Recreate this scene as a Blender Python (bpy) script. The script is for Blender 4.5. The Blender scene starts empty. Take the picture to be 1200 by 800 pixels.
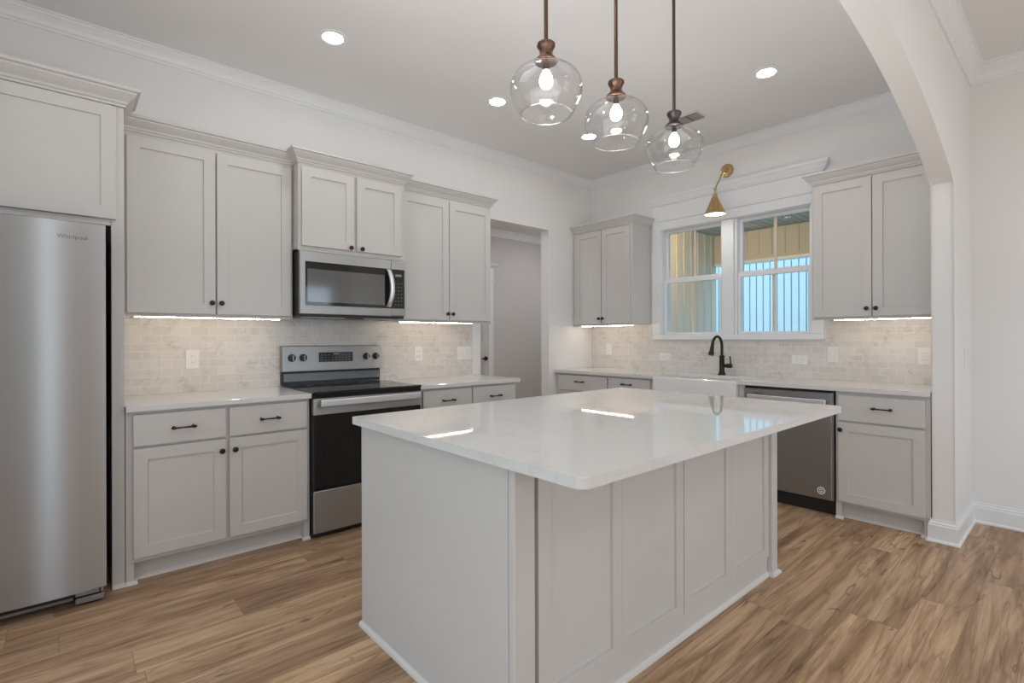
import bpy, bmesh, math, random
from mathutils import Vector, Matrix

random.seed(7)
SC = bpy.context.scene
COL = SC.collection
PI = math.pi

# ------------------------------------------------------------------ camera
cam_d = bpy.data.cameras.new('camera')
cam_d.sensor_fit = 'HORIZONTAL'
cam_d.sensor_width = 36.0
cam_d.lens = 597.4 / 1200 * 36.0
cam_d.shift_x = 1.8 / 1200
cam_d.shift_y = -3.81 / 1200
cam_d.clip_start = 0.05
cam = bpy.data.objects.new('camera', cam_d)
COL.objects.link(cam)
TH = math.radians(48.721)
_f = Vector((math.cos(TH), math.sin(TH), 0))
_r = Vector((math.sin(TH), -math.cos(TH), 0))
_u = Vector((0, 0, 1))
_m = Matrix((_r, _u, -_f)).transposed().to_4x4()
cam.matrix_world = Matrix.Translation((0, 0, 1.255)) @ _m @ Matrix.Rotation(-0.003, 4, 'Z')
SC.camera = cam

# ------------------------------------------------------------------ world, exposure, daylight, added fill lamps
SC.view_settings.view_transform = 'Standard'
SC.view_settings.look = 'None'
SC.view_settings.exposure = 0.10
SC.view_settings.gamma = 1.0
SC.view_settings.use_curve_mapping = False
SC.cycles.max_bounces = 14
SC.cycles.diffuse_bounces = 8
SC.cycles.glossy_bounces = 6
SC.cycles.transparent_max_bounces = 16
SC.cycles.transmission_bounces = 8
SC.cycles.sample_clamp_indirect = 6.0
SC.cycles.use_denoising = True
SC.cycles.caustics_reflective = False
SC.cycles.caustics_refractive = False

world = bpy.data.worlds.new('sky')
SC.world = world
world.use_nodes = True
world.node_tree.nodes['Background'].inputs['Color'].default_value = (0.50, 0.76, 1.0, 1)
world.node_tree.nodes['Background'].inputs['Strength'].default_value = 2.4


def area_light(name, loc, target, sx, sy, power, color=(1, 1, 1)):
    d = bpy.data.lights.new(name, 'AREA')
    d.shape = 'RECTANGLE'
    d.size = sx
    d.size_y = sy
    d.energy = power
    d.color = color
    o = bpy.data.objects.new(name, d)
    o.location = loc
    o.rotation_euler = (Vector(target) - Vector(loc)).to_track_quat('-Z', 'Y').to_euler()
    COL.objects.link(o)
    return o


# fill lamps added at assumed, unseen openings behind the camera, standing in for daylight
area_light('glazed_door_fill', (-0.25, -4.02, 1.2), (-0.25, 0, 1.2), 1.05, 2.0, 16, (0.94, 0.97, 1.0))  # lamp sized and placed to put a bright streak on the refrigerator
area_light('rear_window_fill', (3.5, -4.02, 1.5), (3.5, 0, 1.5), 1.7, 1.7, 17, (0.94, 0.97, 1.0))
area_light('side_window_fill', (-3.22, -1.7, 1.5), (0, -1.7, 1.5), 2.1, 1.7, 24, (0.94, 0.97, 1.0))

# added side fill for the island end and base cabinets, at an unseen opening
area_light('kitchen_side_fill', (-0.90, 1.75, 1.2), (1.0, 1.75, 1.15), 1.2, 1.9, 5.8, (1.0, 0.97, 0.93))
# unseen area lamps added to brighten the living room and its reflections
for lx, ly in ((-1.2, -1.6), (2.4, -1.6), (-1.2, -3.2), (2.4, -3.2)):
    area_light('living_room_fill', (lx, ly, 3.05), (lx, ly, 0), 0.35, 0.35, 8, (1.0, 0.99, 0.98))

# upward area lamps added to even out the kitchen and living-room ceilings
area_light('ceiling_bounce_fill', (0.8, 1.0, 1.75), (0.8, 1.0, 3.0), 1.3, 1.3, 21, (0.96, 0.98, 1.0))
area_light('ceiling_bounce_fill', (2.7, 1.7, 1.4), (2.7, 1.7, 3.0), 1.0, 1.0, 6.5, (0.96, 0.98, 1.0))
area_light('ceiling_bounce_fill', (2.4, -1.2, 1.5), (2.4, -1.2, 3.0), 1.0, 1.0, 7, (0.96, 0.98, 1.0))

LED_STRENGTH = 42.0
DOWNLIGHT_STRENGTH = 70.0
BULB_STRENGTH = 26.0

# ------------------------------------------------------------------ materials
MATS = {}


def new_mat(name):
    m = bpy.data.materials.new(name)
    m.use_nodes = True
    nt = m.node_tree
    b = nt.nodes['Principled BSDF']
    MATS[name] = m
    return m, nt, b


def N(nt, t, **kw):
    n = nt.nodes.new(t)
    for k, v in kw.items():
        setattr(n, k, v)
    return n


def ramp(nt, stops):
    n = N(nt, 'ShaderNodeValToRGB')
    cr = n.color_ramp
    while len(cr.elements) < len(stops):
        cr.elements.new(0.5)
    for e, (p, c) in zip(cr.elements, stops):
        e.position = p
        e.color = (*c, 1)
    return n


def paint(name, col, rough=0.5, bump=0.02, scale=180.0, spec=0.5):
    m, nt, b = new_mat(name)
    tc = N(nt, 'ShaderNodeTexCoord')
    nz = N(nt, 'ShaderNodeTexNoise')
    nz.inputs['Scale'].default_value = scale
    nz.inputs['Detail'].default_value = 2
    nt.links.new(tc.outputs['Object'], nz.inputs['Vector'])
    bp = N(nt, 'ShaderNodeBump')
    bp.inputs['Strength'].default_value = bump
    bp.inputs['Distance'].default_value = 0.002
    nt.links.new(nz.outputs['Fac'], bp.inputs['Height'])
    nt.links.new(bp.outputs['Normal'], b.inputs['Normal'])
    n2 = N(nt, 'ShaderNodeTexNoise')
    n2.inputs['Scale'].default_value = 1.7
    nt.links.new(tc.outputs['Object'], n2.inputs['Vector'])
    a = tuple(c * 0.985 for c in col)
    z = tuple(min(1, c * 1.015) for c in col)
    rp = ramp(nt, [(0.35, a), (0.65, z)])
    nt.links.new(n2.outputs['Fac'], rp.inputs['Fac'])
    nt.links.new(rp.outputs['Color'], b.inputs['Base Color'])
    b.inputs['Roughness'].default_value = rough
    b.inputs['Specular IOR Level'].default_value = spec
    return m


def metal(name, col, rough=0.3, brush=None, bump=0.0, var=0.07):
    m, nt, b = new_mat(name)
    b.inputs['Metallic'].default_value = 1.0
    tc = N(nt, 'ShaderNodeTexCoord')
    mp = N(nt, 'ShaderNodeMapping')
    mp.inputs['Scale'].default_value = brush or (1, 1, 1)
    nz = N(nt, 'ShaderNodeTexNoise')
    nz.inputs['Scale'].default_value = 3.0 if brush else 60.0
    nz.inputs['Detail'].default_value = 3
    nt.links.new(tc.outputs['Object'], mp.inputs['Vector'])
    nt.links.new(mp.outputs['Vector'], nz.inputs['Vector'])
    rp = ramp(nt, [(0.3, tuple(c * (1 - var) for c in col)), (0.7, tuple(min(1, c * (1 + var)) for c in col))])
    nt.links.new(nz.outputs['Fac'], rp.inputs['Fac'])
    nt.links.new(rp.outputs['Color'], b.inputs['Base Color'])
    r2 = ramp(nt, [(0.3, (rough * 0.88,) * 3), (0.7, (rough * 1.12,) * 3)])
    nt.links.new(nz.outputs['Fac'], r2.inputs['Fac'])
    nt.links.new(r2.outputs['Color'], b.inputs['Roughness'])
    if bump:
        bp = N(nt, 'ShaderNodeBump')
        bp.inputs['Strength'].default_value = bump
        bp.inputs['Distance'].default_value = 0.001
        nt.links.new(nz.outputs['Fac'], bp.inputs['Height'])
        nt.links.new(bp.outputs['Normal'], b.inputs['Normal'])
    return m


def steel(name, col, rough=0.5, aniso=0.9):
    # brushed sheet: fine horizontal brushing spreads reflections up and down
    m = metal(name, col, rough, (2.0, 2.0, 260), 0.0, 0.02)
    nt = m.node_tree
    b = nt.nodes['Principled BSDF']
    b.inputs['Anisotropic'].default_value = aniso
    b.inputs['Anisotropic Rotation'].default_value = 0.25
    for l in list(nt.links):
        if l.to_socket == b.inputs['Roughness']:
            nt.links.remove(l)
    b.inputs['Roughness'].default_value = rough
    tg = N(nt, 'ShaderNodeTangent', direction_type='RADIAL', axis='Z')
    nt.links.new(tg.outputs['Tangent'], b.inputs['Tangent'])
    return m


def emit(name, col, strength):
    m, nt, b = new_mat(name)
    b.inputs['Base Color'].default_value = (0.9, 0.9, 0.9, 1)
    b.inputs['Emission Color'].default_value = (*col, 1)
    b.inputs['Emission Strength'].default_value = strength
    return m


def thin_glass(name, tint=(1, 1, 1), rough=0.0, f0=0.02):
    m, nt, b = new_mat(name)
    out = nt.nodes['Material Output']
    nt.nodes.remove(b)
    tr = N(nt, 'ShaderNodeBsdfTransparent')
    tr.inputs['Color'].default_value = (*tint, 1)
    gl = N(nt, 'ShaderNodeBsdfGlossy')
    gl.inputs['Roughness'].default_value = rough
    fr = N(nt, 'ShaderNodeLayerWeight')
    fr.inputs['Blend'].default_value = 0.5
    pw = N(nt, 'ShaderNodeMath', operation='POWER')
    pw.inputs[1].default_value = 3.0
    sc = N(nt, 'ShaderNodeMath', operation='MULTIPLY')
    sc.inputs[1].default_value = 0.8
    ad = N(nt, 'ShaderNodeMath', operation='ADD', use_clamp=True)
    ad.inputs[1].default_value = f0
    mx = N(nt, 'ShaderNodeMixShader')
    nt.links.new(fr.outputs['Facing'], pw.inputs[0])
    nt.links.new(pw.outputs[0], sc.inputs[0])
    nt.links.new(sc.outputs[0], ad.inputs[0])
    nt.links.new(ad.outputs['Value'], mx.inputs['Fac'])
    nt.links.new(tr.outputs['BSDF'], mx.inputs[1])
    nt.links.new(gl.outputs['BSDF'], mx.inputs[2])
    nt.links.new(mx.outputs['Shader'], out.inputs['Surface'])
    return m


WALL = paint('wall_paint', (0.80, 0.794, 0.787), 0.6, 0.05)
CEIL = paint('ceiling_paint', (0.78, 0.773, 0.765), 0.75, 0.08, 120)
TRIM = paint('trim_paint', (0.80, 0.815, 0.835), 0.35, 0.01)
CAB = paint('cabinet_paint', (0.60, 0.583, 0.565), 0.38, 0.015)
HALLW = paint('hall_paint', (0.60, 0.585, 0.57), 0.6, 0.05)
SHOE = paint('shoe_paint', (0.70, 0.68, 0.66), 0.4, 0.01)
VENTM = paint('vent_grey', (0.33, 0.32, 0.31), 0.5, 0.0)
PLATE = paint('plate_plastic', (0.80, 0.78, 0.76), 0.3, 0.0)
SLOT = paint('slot_plastic', (0.10, 0.10, 0.10), 0.4, 0.0)
SINKM = paint('sink_fireclay', (0.84, 0.84, 0.84), 0.12, 0.0)
BRONZE = metal('bronze_hardware', (0.05, 0.042, 0.036), 0.38)
COPPER = metal('aged_copper', (0.17, 0.098, 0.072), 0.34)
RODM = metal('brown_bronze_rod', (0.12, 0.075, 0.05), 0.35)
DARKM = metal('dark_pendant_metal', (0.10, 0.09, 0.085), 0.36)
BRASS = metal('brushed_brass', (0.60, 0.42, 0.21), 0.30, None, 0.0, 0.025)
STEEL = steel('stainless', (0.44, 0.447, 0.457), 0.33)
STEEL_W = steel('stainless_dishwasher', (0.34, 0.343, 0.347), 0.36)
STEEL_L = metal('stainless_bright', (0.86, 0.87, 0.88), 0.34, (1.0, 1.0, 240), 0.0)
STEEL_H = steel('stainless_appliance', (0.48, 0.478, 0.475), 0.44)
STEEL_D = steel('stainless_dark', (0.26, 0.265, 0.27), 0.48)
GRILLE = metal('grille_grey', (0.32, 0.32, 0.33), 0.45)
BLACK = paint('black_plastic', (0.018, 0.018, 0.019), 0.45, 0.0)
BLACKG, _nt, _b = new_mat('black_glass')
_b.inputs['Base Color'].default_value = (0.012, 0.012, 0.013, 1)
_b.inputs['Roughness'].default_value = 0.05
_b.inputs['Specular IOR Level'].default_value = 0.5
MICROG, _nt, _b = new_mat('microwave_window')
_b.inputs['Base Color'].default_value = (0.10, 0.10, 0.10, 1)
_b.inputs['Roughness'].default_value = 0.08
_b.inputs['Specular IOR Level'].default_value = 0.9
MARK = paint('printed_mark', (0.26, 0.26, 0.26), 0.5, 0.0)
MARKD = paint('badge_print', (0.13, 0.13, 0.14), 0.4, 0.0)
GLASSW = thin_glass('window_glass', (0.97, 0.985, 0.98), 0.0, 0.003)
GLASSP = thin_glass('pendant_glass', (0.985, 0.985, 0.985), 0.015, 0.02)
GLASSR = thin_glass('pendant_rim_glass', (0.97, 0.97, 0.97), 0.08, 0.34)
LED = emit('led_strip', (1.0, 0.83, 0.66), LED_STRENGTH)
DOWN = emit('downlight_lens', (0.95, 0.97, 1.0), DOWNLIGHT_STRENGTH)
BULB = emit('bulb_glow', (1.0, 0.93, 0.84), BULB_STRENGTH)
SCON = emit('sconce_glow', (1.0, 0.95, 0.88), 9.0)
MUNT = paint('muntin_peach', (0.95, 0.74, 0.58), 0.5, 0.0)
TAN = paint('porch_siding', (0.62, 0.60, 0.52), 0.6, 0.0)
PORCHC = paint('porch_ceiling_paint', (0.36, 0.40, 0.38), 0.6, 0.0)
BLUE = paint('pale_blue_siding', (0.64, 0.73, 0.75), 0.45, 0.0)
LAWN = paint('dry_lawn', (0.30, 0.25, 0.15), 0.9, 0.3, 20)
CONC = paint('porch_concrete', (0.45, 0.45, 0.44), 0.8, 0.2, 40)


def quartz():
    m, nt, b = new_mat('white_quartz')
    tc = N(nt, 'ShaderNodeTexCoord')
    nz = N(nt, 'ShaderNodeTexNoise')
    nz.inputs['Scale'].default_value = 2.2
    nz.inputs['Detail'].default_value = 6
    nz.inputs['Distortion'].default_value = 1.6
    nt.links.new(tc.outputs['Object'], nz.inputs['Vector'])
    rp = ramp(nt, [(0.0, (0.69, 0.682, 0.67)), (0.485, (0.69, 0.682, 0.67)), (0.50, (0.655, 0.645, 0.63)), (0.515, (0.69, 0.682, 0.67)), (1, (0.69, 0.682, 0.67))])
    nt.links.new(nz.outputs['Fac'], rp.inputs['Fac'])
    nt.links.new(rp.outputs['Color'], b.inputs['Base Color'])
    b.inputs['Roughness'].default_value = 0.03
    b.inputs['Specular IOR Level'].default_value = 0.42
    return m


QUARTZ = quartz()


def mth(nt, op, a, b=None, c=None):
    n = N(nt, 'ShaderNodeMath', operation=op)
    for i, v in enumerate((a, b, c)):
        if v is None:
            continue
        if isinstance(v, (int, float)):
            n.inputs[i].default_value = v
        else:
            nt.links.new(v, n.inputs[i])
    return n.outputs['Value']


def floor_mat():
    m, nt, b = new_mat('wood_plank_floor')
    L = nt.links.new
    tc = N(nt, 'ShaderNodeTexCoord')
    sp = N(nt, 'ShaderNodeSeparateXYZ')
    L(tc.outputs['Object'], sp.inputs[0])
    X, Y = sp.outputs['X'], sp.outputs['Y']
    PW, PL = 0.182, 1.22
    yr = mth(nt, 'DIVIDE', Y, PW)
    row = mth(nt, 'FLOOR', yr)
    wn = N(nt, 'ShaderNodeTexWhiteNoise', noise_dimensions='1D')
    L(row, wn.inputs['W'])
    xs = mth(nt, 'ADD', mth(nt, 'DIVIDE', X, PL), mth(nt, 'MULTIPLY', wn.outputs['Value'], 7.3))
    colm = mth(nt, 'FLOOR', xs)
    cb = N(nt, 'ShaderNodeCombineXYZ')
    L(row, cb.inputs[0])
    L(colm, cb.inputs[1])
    w2 = N(nt, 'ShaderNodeTexWhiteNoise', noise_dimensions='3D')
    L(cb.outputs[0], w2.inputs['Vector'])
    pid = w2.outputs['Value']
    # grain vector: stretched along the plank, shifted for every plank
    gv = N(nt, 'ShaderNodeCombineXYZ')
    L(mth(nt, 'ADD', mth(nt, 'MULTIPLY', X, 0.75), mth(nt, 'MULTIPLY', pid, 91)), gv.inputs[0])
    L(mth(nt, 'ADD', mth(nt, 'MULTIPLY', Y, 9.0), mth(nt, 'MULTIPLY', pid, 37)), gv.inputs[1])
    g1 = N(nt, 'ShaderNodeTexNoise')
    g1.inputs['Scale'].default_value = 1.7
    g1.inputs['Detail'].default_value = 7
    g1.inputs['Roughness'].default_value = 0.62
    g1.inputs['Distortion'].default_value = 0.6
    L(gv.outputs[0], g1.inputs['Vector'])
    g2 = N(nt, 'ShaderNodeTexNoise')
    gv2 = N(nt, 'ShaderNodeCombineXYZ')
    L(mth(nt, 'ADD', mth(nt, 'MULTIPLY', X, 3.0), mth(nt, 'MULTIPLY', pid, 53)), gv2.inputs[0])
    L(mth(nt, 'MULTIPLY', Y, 70.0), gv2.inputs[1])
    g2.inputs['Scale'].default_value = 2.0
    g2.inputs['Detail'].default_value = 4
    L(gv2.outputs[0], g2.inputs['Vector'])
    base = ramp(nt, [(0.30, (0.25, 0.145, 0.080)), (0.44, (0.41, 0.265, 0.160)), (0.56, (0.54, 0.37, 0.235)), (0.72, (0.68, 0.50, 0.34))])
    L(g1.outputs['Fac'], base.inputs['Fac'])
    # dark wandering streaks and knots
    st = N(nt, 'ShaderNodeTexNoise')
    gv3 = N(nt, 'ShaderNodeCombineXYZ')
    L(mth(nt, 'ADD', mth(nt, 'MULTIPLY', X, 0.8), mth(nt, 'MULTIPLY', pid, 19)), gv3.inputs[0])
    L(mth(nt, 'ADD', mth(nt, 'MULTIPLY', Y, 5.0), mth(nt, 'MULTIPLY', pid, 71)), gv3.inputs[1])
    st.inputs['Scale'].default_value = 1.5
    st.inputs['Detail'].default_value = 3
    st.inputs['Distortion'].default_value = 0.7
    L(gv3.outputs[0], st.inputs['Vector'])
    sr = ramp(nt, [(0.0, (0, 0, 0)), (0.485, (0, 0, 0)), (0.50, (1, 1, 1)), (0.515, (0, 0, 0)), (1, (0, 0, 0))])
    L(st.outputs['Fac'], sr.inputs['Fac'])
    msk = N(nt, 'ShaderNodeTexNoise')
    msk.inputs['Scale'].default_value = 2.2
    L(gv.outputs[0], msk.inputs['Vector'])
    mr = ramp(nt, [(0.52, (0, 0, 0)), (0.62, (1, 1, 1))])
    L(msk.outputs['Fac'], mr.inputs['Fac'])
    streak = mth(nt, 'MULTIPLY', mth(nt, 'MULTIPLY', sr.outputs['Color'], mr.outputs['Color']), 0.75)
    mx = N(nt, 'ShaderNodeMix', data_type='RGBA')
    L(streak, mx.inputs[0])
    L(base.outputs['Color'], mx.inputs[6])
    mx.inputs[7].default_value = (0.115, 0.062, 0.036, 1)
    # contour-like growth rings
    rg = N(nt, 'ShaderNodeTexNoise')
    rg.inputs['Scale'].default_value = 0.9
    rg.inputs['Detail'].default_value = 3
    rg.inputs['Distortion'].default_value = 0.5
    L(gv.outputs[0], rg.inputs['Vector'])
    ring = mth(nt, 'ABSOLUTE', mth(nt, 'SUBTRACT', mth(nt, 'FRACT', mth(nt, 'MULTIPLY', rg.outputs['Fac'], 9.0)), 0.5))
    rr = ramp(nt, [(0.0, (0.62, 0.58, 0.54)), (0.14, (0.96, 0.95, 0.94)), (0.5, (1.04, 1.04, 1.04))])
    L(ring, rr.inputs['Fac'])
    mr2 = N(nt, 'ShaderNodeMix', data_type='RGBA', blend_type='MULTIPLY')
    mr2.inputs[0].default_value = 0.75
    L(mx.outputs[2], mr2.inputs[6])
    L(rr.outputs['Color'], mr2.inputs[7])
    # fine fibre
    m2 = N(nt, 'ShaderNodeMix', data_type='RGBA', blend_type='MULTIPLY')
    fr = ramp(nt, [(0.3, (0.80, 0.78, 0.76)), (0.65, (1.06, 1.05, 1.04))])
    L(g2.outputs['Fac'], fr.inputs['Fac'])
    m2.inputs[0].default_value = 0.8
    L(mr2.outputs[2], m2.inputs[6])
    L(fr.outputs['Color'], m2.inputs[7])
    # plank-to-plank tint
    hr = ramp(nt, [(0.0, (0.78, 0.76, 0.75)), (0.5, (1.0, 1.0, 1.0)), (1.0, (1.18, 1.16, 1.12))])
    L(pid, hr.inputs['Fac'])
    m3 = N(nt, 'ShaderNodeMix', data_type='RGBA', blend_type='MULTIPLY')
    m3.inputs[0].default_value = 1.0
    L(m2.outputs[2], m3.inputs[6])
    L(hr.outputs['Color'], m3.inputs[7])
    # seams
    fy = mth(nt, 'FRACT', yr)
    fx = mth(nt, 'FRACT', xs)
    ey = mth(nt, 'MINIMUM', fy, mth(nt, 'SUBTRACT', 1.0, fy))
    ex = mth(nt, 'MINIMUM', fx, mth(nt, 'SUBTRACT', 1.0, fx))
    sy = mth(nt, 'LESS_THAN', ey, 0.008)
    sx = mth(nt, 'LESS_THAN', ex, 0.0012)
    seam = mth(nt, 'MAXIMUM', sy, sx)
    m4 = N(nt, 'ShaderNodeMix', data_type='RGBA')
    L(mth(nt, 'MULTIPLY', seam, 0.55), m4.inputs[0])
    L(m3.outputs[2], m4.inputs[6])
    m4.inputs[7].default_value = (0.16, 0.095, 0.055, 1)
    L(m4.outputs[2], b.inputs['Base Color'])
    b.inputs['Roughness'].default_value = 0.42
    b.inputs['Specular IOR Level'].default_value = 0.35
    bp = N(nt, 'ShaderNodeBump')
    bp.inputs['Strength'].default_value = 0.10
    bp.inputs['Distance'].default_value = 0.002
    L(mth(nt, 'SUBTRACT', g2.outputs['Fac'], seam), bp.inputs['Height'])
    L(bp.outputs['Normal'], b.inputs['Normal'])
    return m


FLOORM = floor_mat()


def tile_mat():
    m, nt, b = new_mat('marble_subway_tile')
    L = nt.links.new
    tc = N(nt, 'ShaderNodeTexCoord')
    sp = N(nt, 'ShaderNodeSeparateXYZ')
    L(tc.outputs['Object'], sp.inputs[0])
    cb = N(nt, 'ShaderNodeCombineXYZ')
    L(sp.outputs['X'], cb.inputs[0])
    L(mth(nt, 'SUBTRACT', sp.outputs['Z'], 0.914), cb.inputs[1])
    br = N(nt, 'ShaderNodeTexBrick')
    br.inputs['Scale'].default_value = 1.0
    br.inputs['Brick Width'].default_value = 0.1036
    br.inputs['Row Height'].default_value = 0.0528
    br.inputs['Mortar Size'].default_value = 0.0016
    br.inputs['Mortar Smooth'].default_value = 0.1
    br.inputs['Bias'].default_value = 0.0
    br.inputs['Color1'].default_value = (0.70, 0.665, 0.625, 1)
    br.inputs['Color2'].default_value = (0.63, 0.595, 0.555, 1)
    br.inputs['Mortar'].default_value = (0.76, 0.745, 0.72, 1)
    L(cb.outputs[0], br.inputs['Vector'])
    nz = N(nt, 'ShaderNodeTexNoise')
    nz.inputs['Scale'].default_value = 5.5
    nz.inputs['Detail'].default_value = 5
    nz.inputs['Distortion'].default_value = 2.2
    L(cb.outputs[0], nz.inputs['Vector'])
    vr = ramp(nt, [(0.0, (0, 0, 0)), (0.44, (0, 0, 0)), (0.50, (1, 1, 1)), (0.56, (0, 0, 0)), (1, (0, 0, 0))])
    L(nz.outputs['Fac'], vr.inputs['Fac'])
    n2 = N(nt, 'ShaderNodeTexNoise')
    n2.inputs['Scale'].default_value = 9.0
    L(cb.outputs[0], n2.inputs['Vector'])
    mr = ramp(nt, [(0.46, (0, 0, 0)), (0.66, (1, 1, 1))])
    L(n2.outputs['Fac'], mr.inputs['Fac'])
    f = mth(nt, 'MULTIPLY', mth(nt, 'MULTIPLY', vr.outputs['Color'], mr.outputs['Color']), mth(nt, 'MULTIPLY', mth(nt, 'SUBTRACT', 1.0, br.outputs['Fac']), 0.5))
    mx = N(nt, 'ShaderNodeMix', data_type='RGBA')
    L(f, mx.inputs[0])
    L(br.outputs['Color'], mx.inputs[6])
    mx.inputs[7].default_value = (0.36, 0.335, 0.31, 1)
    L(mx.outputs[2], b.inputs['Base Color'])
    b.inputs['Roughness'].default_value = 0.25
    bp = N(nt, 'ShaderNodeBump')
    bp.inputs['Strength'].default_value = 0.35
    bp.inputs['Distance'].default_value = 0.0015
    L(mth(nt, 'SUBTRACT', 1.0, br.outputs['Fac']), bp.inputs['Height'])
    L(bp.outputs['Normal'], b.inputs['Normal'])
    return m


TILE = tile_mat()


# ------------------------------------------------------------------ mesh helpers
class MB:
    def __init__(self):
        self.bm = bmesh.new()

    def box(self, x0, x1, y0, y1, z0, z1, bev=0.0, seg=1):
        vs = [self.bm.verts.new(p) for p in ((x0, y0, z0), (x1, y0, z0), (x1, y1, z0), (x0, y1, z0), (x0, y0, z1), (x1, y0, z1), (x1, y1, z1), (x0, y1, z1))]
        fs = [self.bm.faces.new([vs[i] for i in q]) for q in ((0, 3, 2, 1), (4, 5, 6, 7), (0, 1, 5, 4), (1, 2, 6, 5), (2, 3, 7, 6), (3, 0, 4, 7))]
        if bev:
            es = list({e for f in fs for e in f.edges})
            bmesh.ops.bevel(self.bm, geom=es, offset=bev, segments=seg, affect='EDGES', profile=0.5)
        return self

    def lathe(self, prof, origin, axis='z', n=32, cap0=True, cap1=True, sign=1, smooth=True):
        # prof: (radius, height along axis)
        rings = []
        ox, oy, oz = origin
        for r, h in prof:
            ring = []
            for k in range(n):
                a = 2 * PI * k / n
                c, s = r * math.cos(a), r * math.sin(a)
                if axis == 'z':
                    p = (ox + c, oy + s, oz + sign * h)
                elif axis == 'y':
                    p = (ox + c, oy + sign * h, oz + s)
                else:
                    p = (ox + sign * h, oy + c, oz + s)
                ring.append(self.bm.verts.new(p))
            rings.append(ring)
        for a, b in zip(rings, rings[1:]):
            for k in range(n):
                f = self.bm.faces.new((a[k], a[(k + 1) % n], b[(k + 1) % n], b[k]))
                f.smooth = smooth
        if cap0:
            self.bm.faces.new(rings[0])
        if cap1:
            self.bm.faces.new(rings[-1])
        return self

    def tube(self, pts, rad, n=14, caps=True):
        pts = [Vector(p) for p in pts]
        rads = rad if isinstance(rad, (list, tuple)) else [rad] * len(pts)
        rings = []
        ref = None
        for i, p in enumerate(pts):
            t = (pts[min(i + 1, len(pts) - 1)] - pts[max(i - 1, 0)]).normalized()
            if ref is None:
                ref = Vector((0, 0, 1)) if abs(t.z) < 0.9 else Vector((1, 0, 0))
            u = t.cross(ref).normalized()
            v = u.cross(t).normalized()
            ref = v
            rings.append([self.bm.verts.new(p + rads[i] * (math.cos(2 * PI * k / n) * u + math.sin(2 * PI * k / n) * v)) for k in range(n)])
        for a, b in zip(rings, rings[1:]):
            for k in range(n):
                f = self.bm.faces.new((a[k], a[(k + 1) % n], b[(k + 1) % n], b[k]))
                f.smooth = True
        if caps:
            self.bm.faces.new(rings[0])
            self.bm.faces.new(rings[-1])
        return self

    def sweep(self, path, prof, z=0.0, closed=False):
        # path: 2D points; profile (out, up), out to the right of travel, mitred corners
        P = [Vector((p[0], p[1])) for p in path]
        n = len(P)
        rings = []
        for i in range(n):
            def nrm(a, b):
                d = (b - a).normalized()
                return Vector((d.y, -d.x))
            if closed or 0 < i < n - 1:
                n1 = nrm(P[i - 1], P[i])
                n2 = nrm(P[i], P[(i + 1) % n])
                mv = (n1 + n2)
                mv = mv / (1 + n1.dot(n2))
            elif i == 0:
                mv = nrm(P[0], P[1])
            else:
                mv = nrm(P[-2], P[-1])
            rings.append([self.bm.verts.new((P[i].x + mv.x * o, P[i].y + mv.y * o, z + u)) for o, u in prof])
        k = len(prof)
        pairs = list(zip(rings, rings[1:])) + ([(rings[-1], rings[0])] if closed else [])
        for a, b in pairs:
            for j in range(k):
                self.bm.faces.new((a[j], a[(j + 1) % k], b[(j + 1) % k], b[j]))
        if not closed:
            self.bm.faces.new(rings[0])
            self.bm.faces.new(rings[-1])
        return self

    def prism(self, poly, axis, a0, a1, bev=0.0):
        # poly in the two other axes; axis 'x': (y,z), 'y': (x,z), 'z': (x,y)
        def P(p, a):
            return {'x': (a, p[0], p[1]), 'y': (p[0], a, p[1]), 'z': (p[0], p[1], a)}[axis]
        A = [self.bm.verts.new(P(p, a0)) for p in poly]
        B = [self.bm.verts.new(P(p, a1)) for p in poly]
        fs = [self.bm.faces.new(A), self.bm.faces.new(B)]
        for i in range(len(poly)):
            j = (i + 1) % len(poly)
            fs.append(self.bm.faces.new((A[i], A[j], B[j], B[i])))
        if bev:
            bmesh.ops.bevel(self.bm, geom=list({e for f in fs for e in f.edges}), offset=bev, segments=2, affect='EDGES', profile=0.5)
        return self

    def shaker(self, x0, x1, z0, z1, yf, t=0.02, st=0.06, rec=0.009, stb=None):
        # framed door front facing -y, with a recessed flat panel
        stb = st if stb is None else stb
        y0 = yf
        bm = self.bm

        def rect(a0, a1, b0, b1, y):
            return [bm.verts.new(p) for p in ((a0, y, b0), (a1, y, b0), (a1, y, b1), (a0, y, b1))]
        e = 0.0015
        back = rect(x0, x1, z0, z1, yf + t)
        side = rect(x0, x1, z0, z1, y0 + e)
        o = rect(x0 + e, x1 - e, z0 + e, z1 - e, y0)
        i1 = rect(x0 + st, x1 - st, z0 + stb, z1 - st, y0)
        i2 = rect(x0 + st + 0.0015, x1 - st - 0.0015, z0 + stb + 0.0015, z1 - st - 0.0015, y0 + rec)
        bm.faces.new(back[::-1])
        for a, b in ((back, side), (side, o), (o, i1), (i1, i2)):
            for k in range(4):
                bm.faces.new((a[k], a[(k + 1) % 4], b[(k + 1) % 4], b[k]))
        bm.faces.new(i2)
        return self

    def build(self, name, mat, parent=None, autosmooth=False):
        bmesh.ops.recalc_face_normals(self.bm, faces=list(self.bm.faces))
        for e in self.bm.edges:
            if len(e.link_faces) == 2 and e.calc_face_angle(0.0) > 0.65:
                e.smooth = False
        me = bpy.data.meshes.new(name)
        self.bm.to_mesh(me)
        self.bm.free()
        me.materials.append(mat)
        o = bpy.data.objects.new(name, me)
        COL.objects.link(o)
        if parent:
            o.parent = parent
        return o


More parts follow.
